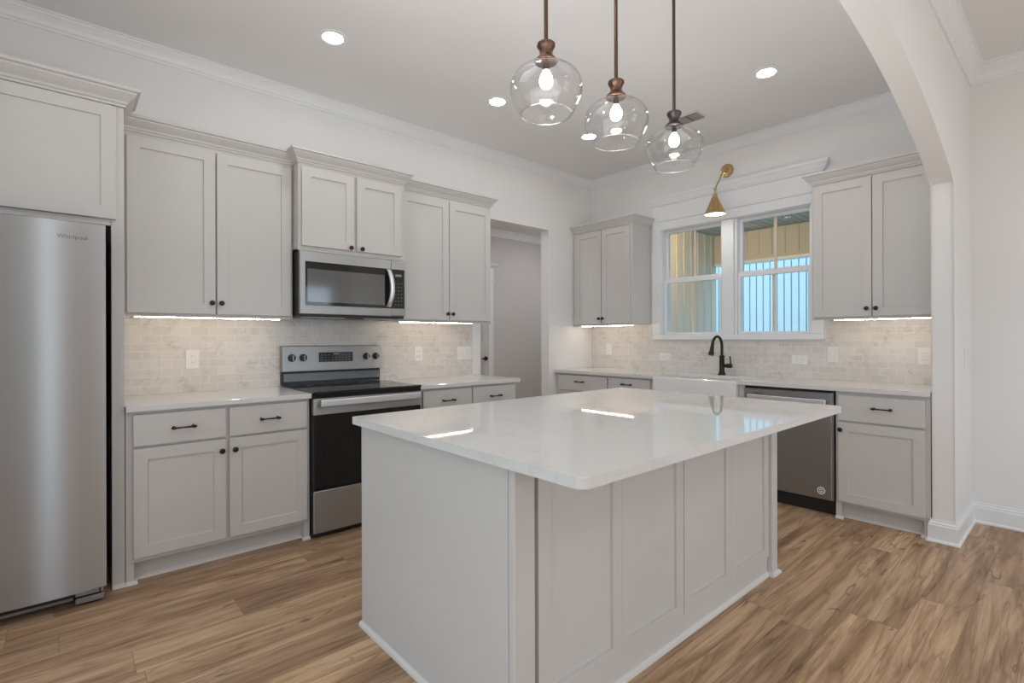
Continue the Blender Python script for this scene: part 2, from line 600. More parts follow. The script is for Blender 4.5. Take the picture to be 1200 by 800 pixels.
def thing(name, label, cat, loc=(0, 0, 0), rotz=0.0, group=None):
    o = bpy.data.objects.new(name, None)
    o.empty_display_size = 0.1
    COL.objects.link(o)
    o.location = loc
    o.rotation_euler = (0, 0, rotz)
    o['label'] = label
    o['category'] = cat
    if group:
        o['group'] = group
    return o


def tag(o, label, cat, group=None):
    o['label'] = label
    o['category'] = cat
    if group:
        o['group'] = group
    return o


def struct(o):
    o['kind'] = 'structure'
    return o


# ------------------------------------------------------------------ the room
YL, XB, ZC = 3.856, 4.659, 3.075
WT = 0.118
Y0A, Y1A = 0.543, 0.652          # arch wall
XPJ = 4.03                       # pier jamb
XW = -0.86                       # kitchen side wall

struct(MB().box(-3.35, 5.75, -4.15, 5.55, -0.08, 0.0).build('floor', FLOORM))
struct(MB().box(-3.35, 4.80, -4.15, 3.974, ZC, ZC + 0.12).build('ceiling', CEIL))

# range wall with the pass opening
struct(MB().box(XW - WT, 3.003, YL, YL + WT, 0, ZC).box(3.938, XB + 0.15, YL, YL + WT, 0, ZC).box(3.003, 3.938, YL, YL + WT, 2.419, ZC).build('wall_left', WALL))
# window wall, one plane through kitchen and living room
WY0, WY1, WZ0, WZ1 = 1.515, 2.945, 1.272, 2.375
struct(MB().box(XB, XB + 0.15, WY1, YL, 0, ZC).box(XB, XB + 0.15, -4.15, WY0, 0, ZC).box(XB, XB + 0.15, WY0, WY1, 0, WZ0).box(XB, XB + 0.15, WY0, WY1, WZ1, ZC).build('wall_back', WALL))
struct(MB().box(XW - WT, XW, Y1A, 1.15, 0, ZC).box(XW - WT, XW, 2.35, YL, 0, ZC).box(XW - WT, XW, 1.15, 2.35, 0, 0.2).box(XW - WT, XW, 1.15, 2.35, 2.2, ZC).build('wall_kitchen_side', WALL))  # opening added for the side fill lamp


def arch_wall():
    xa, R, z0 = 1.95, 5.6, 2.59
    xl = 2 * xa - XPJ
    bm = bmesh.new()
    pts = [(-3.2, 0), (xl, 0)]
    n = 48
    arc = []
    for i in range(n + 1):
        x = xl + (XPJ - xl) * i / n
        d = x - xa
        arc.append((x, z0 - (R - math.sqrt(R * R - d * d))))
    pts += arc
    pts += [(XPJ, 0), (XB, 0), (XB, ZC), (-3.2, ZC)]
    A = [bm.verts.new((x, Y0A, z)) for x, z in pts]
    B = [bm.verts.new((x, Y1A, z)) for x, z in pts]
    bm.faces.new(A)
    bm.faces.new(B[::-1])
    m = len(pts)
    edges = []
    for i in range(m):
        j = (i + 1) % m
        f = bm.faces.new((A[j], A[i], B[i], B[j]))
        if 1 <= i <= n + 2:
            f.smooth = 2 <= i <= n + 1
    for i in range(1, n + 3):
        edges += [e for e in A[i].link_edges if e.other_vert(A[i]) is A[i + 1]]
        edges += [e for e in B[i].link_edges if e.other_vert(B[i]) is B[i + 1]]
    bmesh.ops.bevel(bm, geom=edges, offset=0.018, segments=4, affect='EDGES', profile=0.5)
    mb = MB()
    mb.bm.free()
    mb.bm = bm
    return mb.build('wall_arch', WALL)


struct(arch_wall())

# living room shell behind the photographer, openings added for the fill lamps
struct(MB().box(-3.2, -0.8, -4.15, -4.0, 0, ZC).box(0.3, 2.65, -4.15, -4.0, 0, ZC).box(4.35, XB, -4.15, -4.0, 0, ZC)
       .box(-0.8, 0.3, -4.15, -4.0, 0, 0.2).box(2.65, 4.35, -4.15, -4.0, 0, 0.65)
       .box(-0.8, 0.3, -4.15, -4.0, 2.2, ZC).box(2.65, 4.35, -4.15, -4.0, 2.35, ZC).build('wall_front', WALL))
struct(MB().box(-3.35, -3.2, -4.15, -2.75, 0, ZC).box(-3.35, -3.2, -0.65, 0.652, 0, ZC).box(-3.35, -3.2, -2.75, -0.65, 0, 0.65).box(-3.35, -3.2, -2.75, -0.65, 2.35, ZC).build('wall_living_side', WALL))

# hall behind the opening
HZ = 2.74
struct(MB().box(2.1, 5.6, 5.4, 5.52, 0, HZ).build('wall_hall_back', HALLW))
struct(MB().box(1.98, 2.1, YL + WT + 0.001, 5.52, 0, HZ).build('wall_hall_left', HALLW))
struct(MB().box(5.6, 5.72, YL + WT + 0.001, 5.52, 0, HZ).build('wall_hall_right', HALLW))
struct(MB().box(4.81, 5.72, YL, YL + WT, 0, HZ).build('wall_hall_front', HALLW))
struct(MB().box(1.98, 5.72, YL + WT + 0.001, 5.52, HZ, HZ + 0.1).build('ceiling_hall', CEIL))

CROWN = [(0, 0), (0, -0.090), (0.008, -0.090), (0.010, -0.078), (0.018, -0.070), (0.026, -0.050), (0.040, -0.030), (0.050, -0.020), (0.052, -0.012), (0.062, -0.010), (0.062, 0)]
CROWNL = [(0, 0), (0, -0.115), (0.010, -0.115), (0.012, -0.098), (0.022, -0.088), (0.032, -0.062), (0.052, -0.036), (0.066, -0.026), (0.068, -0.014), (0.080, -0.012), (0.080, 0)]
struct(MB().sweep([(XW, YL), (XB, YL), (XB, Y1A), (XW, Y1A)], CROWN, ZC, True).build('trim_1', TRIM))
struct(MB().sweep([(-3.2, Y0A), (XB, Y0A), (XB, -4.0), (-3.2, -4.0)], CROWNL, ZC, True).build('trim_2', TRIM))
BASEB = [(0, 0), (0.027, 0), (0.026, 0.010), (0.017, 0.018), (0.016, 0.100), (0.012, 0.108), (0.013, 0.114), (0.007, 0.124), (0.006, 0.136), (0, 0.136)]
struct(MB().sweep([(4.052, Y1A), (XPJ, Y1A), (XPJ, Y0A), (XB, Y0A), (XB, -4.0), (-3.2, -4.0), (-3.2, Y0A), (2 * 1.95 - XPJ, Y0A)], BASEB).build('baseboard_arch', TRIM))
struct(MB().sweep([(4.43, 5.4), (5.6, 5.4), (5.6, YL + WT)], BASEB).build('baseboard_hall', TRIM))
struct(MB().sweep([(2.1, 5.4), (5.6, 5.4)], CROWN, HZ).build('trim_3', TRIM))


# ---- the hall door
def hall_door():
    d = struct(thing('door_1', 'white hall door seen through the opening beside the range wall', 'door', (0, 0, 0)))
    del d['label']
    del d['category']
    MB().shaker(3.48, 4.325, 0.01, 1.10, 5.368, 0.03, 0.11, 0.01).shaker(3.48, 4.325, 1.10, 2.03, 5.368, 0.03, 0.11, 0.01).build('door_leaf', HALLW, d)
    MB().box(4.33, 4.415, 5.375, 5.399, 0, 2.035, 0.002).box(3.39, 3.475, 5.375, 5.399, 0, 2.035, 0.002).build('door_casing', TRIM, d)
    MB().box(3.37, 4.435, 5.370, 5.399, 2.037, 2.055, 0.002).box(3.385, 4.42, 5.378, 5.399, 2.056, 2.21, 0.002).sweep([(3.385, 5.398), (3.385, 5.378), (4.42, 5.378), (4.42, 5.398)], [(0, 0), (0.01, 0), (0.02, 0.012), (0.045, 0.035), (0.05, 0.06), (0, 0.06)], 2.21).build('door_header', TRIM, d)
    MB().lathe([(0.027, 0), (0.027, 0.010)], (4.265, 5.367, 0.985), 'y', 20, sign=-1).tube([(4.265, 5.36, 0.985), (4.265, 5.32, 0.985), (4.255, 5.312, 0.985), (4.16, 5.312, 0.985)], 0.009, 10).build('door_handle', BRONZE, d)
    return d


hall_door()


# ---- the window above the sink
def window():
    w = struct(thing('window_1', 'x', 'window', (XB, 2.23, 0), -PI / 2))
    del w['label']
    del w['category']
    # local x runs to the viewer's right, local y outdoors, wall face at y = 0
    H = 0.714
    fr = MB()
    fr.box(-H, -H + 0.022, 0.0, 0.149, WZ0 + 0.001, WZ1 - 0.001).box(H - 0.022, H, 0.0, 0.149, WZ0 + 0.001, WZ1 - 0.001)
    fr.box(-H + 0.022, H - 0.022, 0.0, 0.149, WZ1 - 0.02, WZ1 - 0.001).box(-H + 0.022, H - 0.022, 0.02, 0.149, WZ0 + 0.001, WZ0 + 0.012)
    fr.build('window_frame', TRIM, w)
    MB().box(-0.055, 0.055, -0.014, 0.14, WZ0 + 0.012, WZ1 - 0.02, 0.003).box(-0.075, -0.055, 0.015, 0.13, WZ0 + 0.012, WZ1 - 0.02, 0.002).box(0.055, 0.075, 0.015, 0.13, WZ0 + 0.012, WZ1 - 0.02, 0.002).build('mullion', TRIM, w)
    for x0, x1 in ((-0.691, -0.076), (0.076, 0.691)):
        for nm, z0, z1, y in (('lower_sash', WZ0 + 0.013, 1.853, 0.035), ('upper_sash', 1.828, WZ1 - 0.021, 0.072)):
            sw = 0.026
            s = MB()
            bh = 0.024 if nm == 'lower_sash' else 0.04
            th = 0.04 if nm == 'lower_sash' else 0.026
            s.box(x0, x0 + sw, y, y + 0.035, z0, z1, 0.002).box(x1 - sw, x1, y, y + 0.035, z0, z1, 0.002)
            s.box(x0 + sw, x1 - sw, y, y + 0.035, z0, z0 + bh, 0.002).box(x0 + sw, x1 - sw, y, y + 0.035, z1 - th, z1, 0.002)
            so = s.build(nm, TRIM, w)
            MB().box(x0 + sw, x1 - sw, y + 0.015, y + 0.019, z0 + bh, z1 - th).build('glass_pane', GLASSW, so)
            xc = (x0 + x1) / 2
            MB().box(xc - 0.013, xc + 0.013, y + 0.020, y + 0.032, z0 + bh, z1 - th, 0.002).build('muntin', MUNT, so)
    # casing, header and stool
    MB().box(-0.80, -0.705, -0.022, -0.001, 1.285, 2.3595, 0.003).box(0.705, 0.80, -0.022, -0.001, 1.285, 2.3595, 0.003).build('side_casing', TRIM, w)
    MB().box(-0.80, 0.80, -0.022, -0.001, 2.36, 2.445, 0.003).box(-0.815, 0.815, -0.030, -0.001, 2.4455, 2.466, 0.004).box(-0.80, 0.80, -0.020, -0.001, 2.4665, 2.612, 0.002).build('header_board', TRIM, w)
    MB().sweep([(-0.80, -0.001), (-0.80, -0.020), (0.80, -0.020), (0.80, -0.001)], [(0, 0), (0.008, 0), (0.010, 0.012), (0.020, 0.022), (0.038, 0.055), (0.045, 0.062), (0.047, 0.085), (0, 0.085)], 2.6125).build('header_crown', TRIM, w)
    MB().box(-0.80, 0.80, -0.024, 0.03, 1.243, 1.284, 0.004).box(-0.808, 0.808, -0.030, -0.001, 1.236, 1.2428, 0.001).build('window_stool', TRIM, w)
    return w


window()

# ---- the porch outside the window
def porch():
    a = MB().box(4.82, 7.35, 3.70, 3.80, -0.3, 2.76)
    x = 4.9
    while x < 7.3:
        a.box(x, x + 0.022, 3.688, 3.70, -0.3, 2.75)
        x += 0.19
    struct(a.build('wall_porch', TAN))
    b = MB().box(7.30, 7.42, -3.0, 3.699, 2.35, 2.76)
    y = -2.9
    while y < 3.6:
        b.box(7.288, 7.30, y, y + 0.02, 2.40, 2.75)
        y += 0.17
    struct(b.build('trim_4', TAN))
    struct(MB().box(7.27, 7.43, -3.0, 3.687, 2.31, 2.349, 0.004).build('trim_5', TRIM))
    c = MB().box(4.82, 7.43, -3.0, 3.80, 2.78, 2.86)
    y = -2.95
    while y < 3.7:
        c.box(4.82, 7.29, y, y + 0.085, 2.768, 2.78)
        y += 0.095
    struct(c.build('ceiling_porch', PORCHC))
    struct(MB().box(4.82, 14.0, -8.0, 12.0, -0.34, -0.26).build('floor_porch', CONC))
    struct(MB().box(-40, 40, -40, 40, -0.50, -0.36).build('ground', LAWN))
    # pale blue ribbed wall beyond the porch
    e = MB()
    y = -6.0
    poly = []
    while y < 11.0:
        poly += [(10.0, y), (10.0, y + 0.10), (10.05, y + 0.105), (10.05, y + 0.118), (10.0, y + 0.123)]
        y += 0.125
    pts = poly + [(10.12, y), (10.12, -6.0)]
    e.prism(pts, 'z', -0.26, 3.3)
    struct(e.build('wall_neighbour', BLUE))
    p = MB().lathe([(0.16, 0), (0.16, 0.02), (0.13, 0.07), (0.06, 0.10)], (5.3, 3.3, 2.768), 'z', 24, sign=-1)
    po = struct(p.build('trim_6', TRIM))
    l = bpy.data.lights.new('porch_lamp', 'POINT')
    l.energy = 30
    l.color = (1.0, 0.66, 0.36)
    l.shadow_soft_size = 0.08
    lo = bpy.data.objects.new('porch_lamp', l)
    lo.location = (5.45, 3.25, 2.55)
    COL.objects.link(lo)


porch()

# ------------------------------------------------------------------ cabinets
KNOB_P = [(0.009, 0), (0.009, 0.002), (0.006, 0.004), (0.0055, 0.012), (0.013, 0.017), (0.0155, 0.022), (0.013, 0.027), (0.005, 0.029)]
CCROWN = [(0, 0), (0.006, 0), (0.008, 0.010), (0.014, 0.014), (0.016, 0.024), (0.030, 0.040), (0.042, 0.056), (0.044, 0.064), (0.055, 0.068), (0.055, 0.082), (0, 0.082)]
CCROWN_BIG = [(a * 1.18, b * 1.08) for a, b in CCROWN]


def knob(x, z, yf, parent):
    return MB().lathe(KNOB_P, (x, yf, z), 'y', 18, sign=-1).build('knob', BRONZE, parent)


def pull(x, z, yf, parent, L=0.118):
    m = MB()
    h = L / 2
    m.tube([(x - h, yf - 0.028, z), (x - h + 0.006, yf - 0.028, z), (x - h + 0.016, yf - 0.028, z), (x - h + 0.022, yf - 0.028, z), (x, yf - 0.028, z), (x + h - 0.022, yf - 0.028, z), (x + h - 0.016, yf - 0.028, z), (x + h - 0.006, yf - 0.028, z), (x + h, yf - 0.028, z)],
           [0.003, 0.007, 0.0085, 0.0048, 0.0042, 0.0048, 0.0085, 0.007, 0.003], 12)
    for s in (-1, 1):
        m.lathe([(0.0085, 0), (0.0065, 0.006), (0.006, 0.028)], (x + s * (h - 0.014), yf, z), 'y', 12, sign=-1)
    return m.build('pull_handle', BRONZE, parent)


def upper(t, x0, x1, depth, z0, z1, doors, knobz=None, crown=(2.414, CCROWN), sides=(True, True), dz=None):
    """local: front frame face at y=0, wall at y=depth, doors 2 cm proud."""
    MB().box(x0, x1, 0, depth - 0.002, z0 + 0.012, z1, 0.0015).box(x0, x1, 0, 0.02, z0, z0 + 0.0118).build('carcass', CAB, t)
    d0, d1 = dz
    for i, (a, b, kx) in enumerate(doors):
        d = MB().shaker(a, b, d0, d1, -0.0215).build('door', CAB, t)
        if kx is not None:
            knob(kx, knobz, -0.0215, d)
    zc, pr = crown
    path = ([(x0, depth - 0.002)] if sides[0] else []) + [(x0, -0.001), (x1, -0.001)] + ([(x1, depth - 0.002)] if sides[1] else [])
    top = MB().sweep(path, pr, zc)
    top.box(x0 + 0.002, x1 - 0.002, 0.001, depth - 0.004, z1 + 0.0005, zc + pr[-1][1] - 0.004)
    top.build('crown_moulding', CAB, t)


def base(t, x0, x1, depth, drawers, doors, feet=(True, True), ztop=0.883):
    MB().box(x0, x1, 0, depth - 0.002, 0.105, ztop, 0.0015).box(x0 + 0.002, x1 - 0.002, 0.06, depth - 0.004, 0.0, 0.1045).build('carcass', CAB, t)
    for (a, b, z0, z1, hx, hz) in drawers:
        d = MB().box(a, b, -0.0215, -0.001, z0, z1, 0.002).build('drawer_front', CAB, t)
        pull(hx, hz, -0.0215, d)
    for (a, b, z0, z1, kx, kz) in doors:
        d = MB().shaker(a, b, z0, z1, -0.0215).build('door', CAB, t)
        if kx is not None:
            knob(kx, kz, -0.0215, d)
    if feet[0]:
        MB().box(x0, x0 + 0.034, 0.0, 0.0595, 0.0, 0.1045, 0.001).build('toe_post', CAB, t)
    if feet[1]:
        MB().box(x1 - 0.034, x1, 0.0, 0.0595, 0.0, 0.1045, 0.001).build('toe_post', CAB, t)
    s = MB().prism([(0.0595, 0.0), (0.043, 0.0), (0.045, 0.010), (0.0595, 0.018)], 'x', x0 + (0.034 if feet[0] else 0.002), x1 - (0.034 if feet[1] else 0.002))
    if feet[0]:
        s.prism([(-0.001, 0.0), (-0.016, 0.0), (-0.014, 0.010), (-0.001, 0.018)], 'x', x0, x0 + 0.048)
    if feet[1]:
        s.prism([(-0.001, 0.0), (-0.016, 0.0), (-0.014, 0.010), (-0.001, 0.018)], 'x', x1 - 0.048, x1)
    s.build('shoe_moulding', SHOE, t)


YUF = 3.526   # front frame of the upper cabinets on the range wall
UD = YL - YUF
t = thing('wall_cabinet', 'tall two-door grey wall cabinet between refrigerator panel and microwave', 'cabinet', (0, YUF, 0), 0, 'grey wall cabinets')
upper(t, 0.237, 1.156, UD, 1.385, 2.43, [(0.265, 0.697, 0.676), (0.706, 1.141, 0.727)], 1.473, sides=(False, False), dz=(1.405, 2.388))
t = thing('wall_cabinet', 'short two-door grey cabinet directly above the microwave', 'cabinet', (0, 3.42, 0), 0, 'grey wall cabinets')
upper(t, 1.158, 1.938, YL - 3.42, 1.838, 2.43, [(1.176, 1.535, 1.505), (1.555, 1.905, 1.587)], 1.885, dz=(1.868, 2.388))
t = thing('wall_cabinet', 'two-door grey wall cabinet between microwave and the hall opening', 'cabinet', (0, YUF, 0), 0, 'grey wall cabinets')
upper(t, 1.940, 2.860, UD, 1.385, 2.43, [(1.955, 2.404, 2.383), (2.410, 2.846, 2.433)], 1.457, sides=(False, True), dz=(1.405, 2.388))

# refrigerator surround: cabinet above, end panel to the floor
FF = 3.250
t = thing('refrigerator_cabinet', 'deep grey cabinet hung over the refrigerator', 'cabinet', (0, FF, 0), 0, 'grey wall cabinets')
MB().box(-0.778, 0.182, 0, YL - FF - 0.002, 1.826, 2.445, 0.0015).build('carcass', CAB, t)
for a, b in ((-0.770, -0.292), (-0.286, 0.203)):
    MB().shaker(a, b, 1.857, 2.425, -0.0215).build('door', CAB, t)
MB().sweep([(-0.79, -0.003), (0.2355, -0.003), (0.2355, 3.462 - FF)], CCROWN_BIG, 2.4335).box(-0.778, 0.234, 0.002, 3.462 - FF, 2.4455, 2.515).build('crown_moulding', CAB, t)
t = thing('end_panel', 'tall narrow grey panel standing between refrigerator and base cabinet', 'cabinet panel', (0, FF, 0))
MB().box(0.183, 0.2355, -0.001, YL - FF - 0.003, 0.0, 2.4325, 0.0015).build('panel', CAB, t)
MB().prism([(-0.002, 0), (-0.018, 0), (-0.016, 0.010), (-0.002, 0.018)], 'x', 0.183, 0.2365).build('shoe_moulding', SHOE, t)
t = thing('end_panel', 'tall grey panel on the far left side of the refrigerator', 'cabinet panel', (0, FF, 0))
MB().box(-0.80, -0.779, -0.001, YL - FF - 0.003, 0.0, 2.4325, 0.0015).build('panel', CAB, t)

YBF = 3.246
BD = YL - YBF
t = thing('base_cabinet', 'two-drawer two-door grey base cabinet between refrigerator and range', 'cabinet', (0, YBF, 0), 0, 'grey base cabinets')
base(t, 0.238, 1.164, BD,
     [(0.268, 0.692, 0.704, 0.867, 0.487, 0.785), (0.710, 1.144, 0.704, 0.867, 0.922, 0.785)],
     [(0.268, 0.692, 0.130, 0.692, 0.669, 0.628), (0.710, 1.144, 0.130, 0.692, 0.735, 0.628)])
t = thing('base_cabinet', 'grey base cabinet right of the range with two drawers, beside the hall opening', 'cabinet', (0, YBF, 0), 0, 'grey base cabinets')
base(t, 1.957, 2.898, BD,
     [(1.981, 2.425, 0.704, 0.867, 2.198, 0.787), (2.438, 2.884, 0.704, 0.867, 2.661, 0.787)],
     [(1.981, 2.425, 0.130, 0.692, 2.40, 0.628), (2.438, 2.884, 0.130, 0.692, 2.463, 0.628)])

XBF = 4.049
BDB = XB - XBF


def bl(y):     # world Y -> local x on the window wall (origin at the room corner)
    return YL - y


R90 = -PI / 2
t = thing('base_cabinet', 'grey base cabinet in the room corner left of the sink with two drawers', 'cabinet', (XBF, YL, 0), R90, 'grey base cabinets')
base(t, bl(3.852), bl(2.642), BDB,
     [(bl(3.797), bl(3.152), 0.704, 0.867, bl(3.495), 0.802), (bl(3.132), bl(2.660), 0.704, 0.867, bl(2.91), 0.812)],
     [(bl(3.797), bl(3.152), 0.130, 0.692, bl(3.18), 0.628), (bl(3.132), bl(2.660), 0.130, 0.692, bl(3.10), 0.628)])
t = thing('sink_cabinet', 'grey sink base cabinet under the white apron sink', 'cabinet', (XBF, YL, 0), R90, 'grey base cabinets')
base(t, bl(2.640), bl(1.806), BDB, [], [(bl(2.615), bl(2.25), 0.130, 0.610, bl(2.28), 0.55), (bl(2.24), bl(1.855), 0.130, 0.610, bl(2.21), 0.55)], ztop=0.64)
MB().box(bl(2.640), bl(2.618), 0, 0.02, 0.641, 0.883).build('filler_stile', CAB, t)
MB().box(bl(1.853), bl(1.806), 0, 0.02, 0.641, 0.883).build('filler_stile', CAB, t)
t = thing('base_cabinet', 'single-door grey base cabinet between dishwasher and the arch pier', 'cabinet', (XBF, YL, 0), R90, 'grey base cabinets')
base(t, bl(1.176), bl(0.658), BDB, [(bl(1.157), bl(0.682), 0.684, 0.858, bl(0.903), 0.782)], [(bl(1.157), bl(0.682), 0.125, 0.670, bl(1.140), 0.620)])

t = thing('wall_cabinet', 'two-door grey wall cabinet in the room corner left of the window', 'cabinet', (4.329, YL, 0), R90, 'grey wall cabinets')
upper(t, bl(3.852), bl(3.055), XB - 4.329, 1.385, 2.43, [(bl(3.805), bl(3.446), bl(3.466)), (bl(3.436), bl(3.080), bl(3.416))], 1.462, sides=(False, True), dz=(1.405, 2.40))
t = thing('wall_cabinet', 'two-door grey wall cabinet right of the window against the arch', 'cabinet', (4.329, YL, 0), R90, 'grey wall cabinets')
upper(t, bl(1.415), bl(0.656), XB - 4.329, 1.385, 2.43, [(bl(1.399), bl(1.027), bl(1.054)), (bl(1.021), bl(0.680), bl(0.998))], 1.460, sides=(True, False), dz=(1.405, 2.40))

# ------------------------------------------------------------------ worktops and backsplash
tag(MB().box(0.237, 1.166, 3.208, YL - 0.001, 0.884, 0.914, 0.002).build('countertop', QUARTZ), 'white quartz countertop between refrigerator panel and range', 'countertop', 'white quartz countertops')
tag(MB().box(1.950, 2.929, 3.208, YL - 0.001, 0.884, 0.914, 0.002).build('countertop', QUARTZ), 'white quartz countertop right of the range ending at the hall opening', 'countertop', 'white quartz countertops')
o = MB().prism([(4.011, 3.854), (4.011, 2.600), (4.440, 2.600), (4.440, 1.868), (4.011, 1.868), (4.011, 0.655), (4.657, 0.655), (4.657, 3.854)], 'z', 0.884, 0.914)
tag(o.build('countertop', QUARTZ), 'long white quartz countertop under the window around the sink', 'countertop', 'white quartz countertops')
# backsplashes (local x along the wall, tiles in x-z)
bs = MB().box(0.237, 2.902, -0.008, -0.0005, 0.9145, 1.3845).box(1.16, 1.938, -0.008, -0.0005, 1.385, 1.50)
o = bs.build('backsplash', TILE)
o.location = (0, YL, 0)
tag(o, 'cream marble subway tile backsplash behind the range', 'backsplash', 'marble tile backsplashes')
bs = MB().box(0.0005, bl(0.656), -0.008, -0.0005, 0.9145, 1.2355).box(0.0005, bl(3.045), -0.008, -0.0005, 1.2355, 1.3845).box(bl(1.418), bl(0.656), -0.008, -0.0005, 1.2355, 1.3845)
o = bs.build('backsplash', TILE)
o.location = (XB, YL, 0)
o.rotation_euler = (0, 0, R90)
tag(o, 'cream marble subway tile backsplash under the window', 'backsplash', 'marble tile backsplashes')

# ------------------------------------------------------------------ under-cabinet lights
def led(label, loc, rotz, L):
    t = thing('light_bar', label, 'under-cabinet light', loc, rotz, 'under-cabinet light bars')
    MB().box(0, L, 0.010, 0.025, -0.006, 0.0042).build('housing', TRIM, t)
    MB().box(0.006, L - 0.006, 0.0145, 0.0205, -0.0100, -0.0062).build('diffuser', LED, t)


led('glowing light bar under the wall cabinet beside the refrigerator', (0.30, 3.58, 1.3925), 0, 0.80)
led('glowing light bar under the wall cabinet beside the hall opening', (1.99, 3.58, 1.3925), 0, 0.72)
led('glowing light bar under the wall cabinet in the room corner', (4.385, 3.80, 1.3925), R90, 0.70)
led('glowing light bar under the wall cabinet against the arch', (4.385, 1.29, 1.3925), R90, 0.62)

# ------------------------------------------------------------------ island
t = thing('kitchen_island', 'large grey panelled kitchen island under the three pendants', 'island', (0, 0, 0))
IX0, IX1, IYF, IYB = 0.985, 2.868, 1.108, 2.118
MB().box(IX0 + 0.021, IX1 - 0.021, 1.150, IYB - 0.001, 0.0, 0.883).build('carcass', CAB, t)
MB().box(IX0, IX0 + 0.02, 1.137, IYB, 0.0, 0.883, 0.0015).build('end_panel', CAB, t)
MB().box(IX1 - 0.02, IX1, 1.137, IYB, 0.0, 0.883, 0.0015).build('end_panel', CAB, t)
MB().box(IX0, 1.070, IYF, 1.1355, 0.0, 0.883, 0.003).build('corner_post', CAB, t)
MB().box(2.802, IX1, IYF, 1.1355, 0.0, 0.883, 0.003).build('corner_post', CAB, t)
for a, b in ((1.100, 1.5255), (1.5265, 1.946), (1.953, 2.3785), (2.3795, 2.799)):
    MB().shaker(a, b, 0.098, 0.883, 1.124, 0.0235, 0.056, 0.010, 0.052).build('back_panel', CAB, t)
MB().box(1.071, 2.801, 1.134, 1.1495, 0.0, 0.0975).build('base_board', CAB, t)
sh = [(0, 0), (0.016, 0), (0.014, 0.011), (0.004, 0.019), (0, 0.019)]
MB().sweep([(IX0, IYB), (IX0, IYF), (1.071, IYF), (1.071, 1.134), (2.801, 1.134), (2.801, IYF), (IX1, IYF), (IX1, IYB)], sh).build('shoe_moulding', SHOE, t)


def island_top():
    x0, x1, y0, y1, r = 0.945, 2.900, 0.813, 2.139, 0.022
    pts = []
    for cx, cy, a0 in ((x0 + r, y0 + r, PI), (x1 - r, y0 + r, 1.5 * PI), (x1 - r, y1 - r, 0), (x0 + r, y1 - r, 0.5 * PI)):
        for k in range(7):
            a = a0 + k * PI / 12
            pts.append((cx + r * math.cos(a), cy + r * math.sin(a)))
    return MB().prism(pts, 'z', 0.884, 0.914, 0.002)


tag(island_top().build('countertop', QUARTZ), 'wide white quartz slab topping the kitchen island', 'countertop', 'white quartz countertops')

# ------------------------------------------------------------------ refrigerator
def fridge():
    t = thing('refrigerator', 'tall stainless steel refrigerator at the left edge', 'refrigerator', (0, 0, 0))
    MB().box(-0.755, 0.150, 3.185, 3.84, 0.03, 1.79, 0.004).build('cabinet_body', BLACK, t)

    def door(x0, x1):
        n = 14
        W = x1 - x0
        pts = []
        for i in range(n + 1):
            u = i / n
            x = x0 + W * u
            c = 0.014 * (1 - (2 * u - 1) ** 2)
            pts.append((x, 3.126 - c))
        pts += [(x1, 3.183), (x0, 3.183)]
        return MB().prism(pts, 'z', 0.073, 1.802)
    d = door(-0.300, 0.155).build('door', STEEL, t)
    for p in d.data.polygons:
        p.use_smooth = abs(p.normal.z) < 0.5 and p.normal.y < -0.8
    d2 = door(-0.760, -0.305).build('door', STEEL, t)
    for p in d2.data.polygons:
        p.use_smooth = abs(p.normal.z) < 0.5 and p.normal.y < -0.8
    for dd, x in ((d, -0.262), (d2, -0.343)):
        MB().tube([(x, 3.125, 0.55), (x, 3.07, 0.55), (x, 3.06, 0.57), (x, 3.06, 1.55), (x, 3.07, 1.57), (x, 3.125, 1.57)], 0.012, 12).build('handle', STEEL_L, dd)
    # maker's badge
    cu = bpy.data.curves.new('badge', 'FONT')
    cu.body = 'Whirlpool'
    cu.size = 0.026
    cu.extrude = 0.0008
    tmp = bpy.data.objects.new('badge_text', cu)
    COL.objects.link(tmp)
    bpy.context.view_layer.update()
    dg = bpy.context.evaluated_depsgraph_get()
    me = bpy.data.meshes.new_from_object(tmp.evaluated_get(dg))
    bpy.data.objects.remove(tmp)
    me.materials.clear()
    me.materials.append(MARKD)
    b = bpy.data.objects.new('badge', me)
    COL.objects.link(b)
    b.parent = d
    b.rotation_euler = (PI / 2, 0, math.radians(3.5))
    b.location = (-0.020, 3.1112, 1.722)
    # base grille and hinge foot
    g = MB().box(-0.74, 0.035, 3.196, 3.21, 0.012, 0.046, 0.002)
    g.build('base_grille', GRILLE, t)
    f = MB().box(0.040, 0.149, 3.140, 3.184, 0.010, 0.038, 0.003).box(0.040, 0.130, 3.142, 3.184, 0.044, 0.066, 0.003)
    f.box(0.132, 0.146, 3.146, 3.184, 0.040, 0.070, 0.003)
    f.build('hinge_foot', GRILLE, t)


fridge()

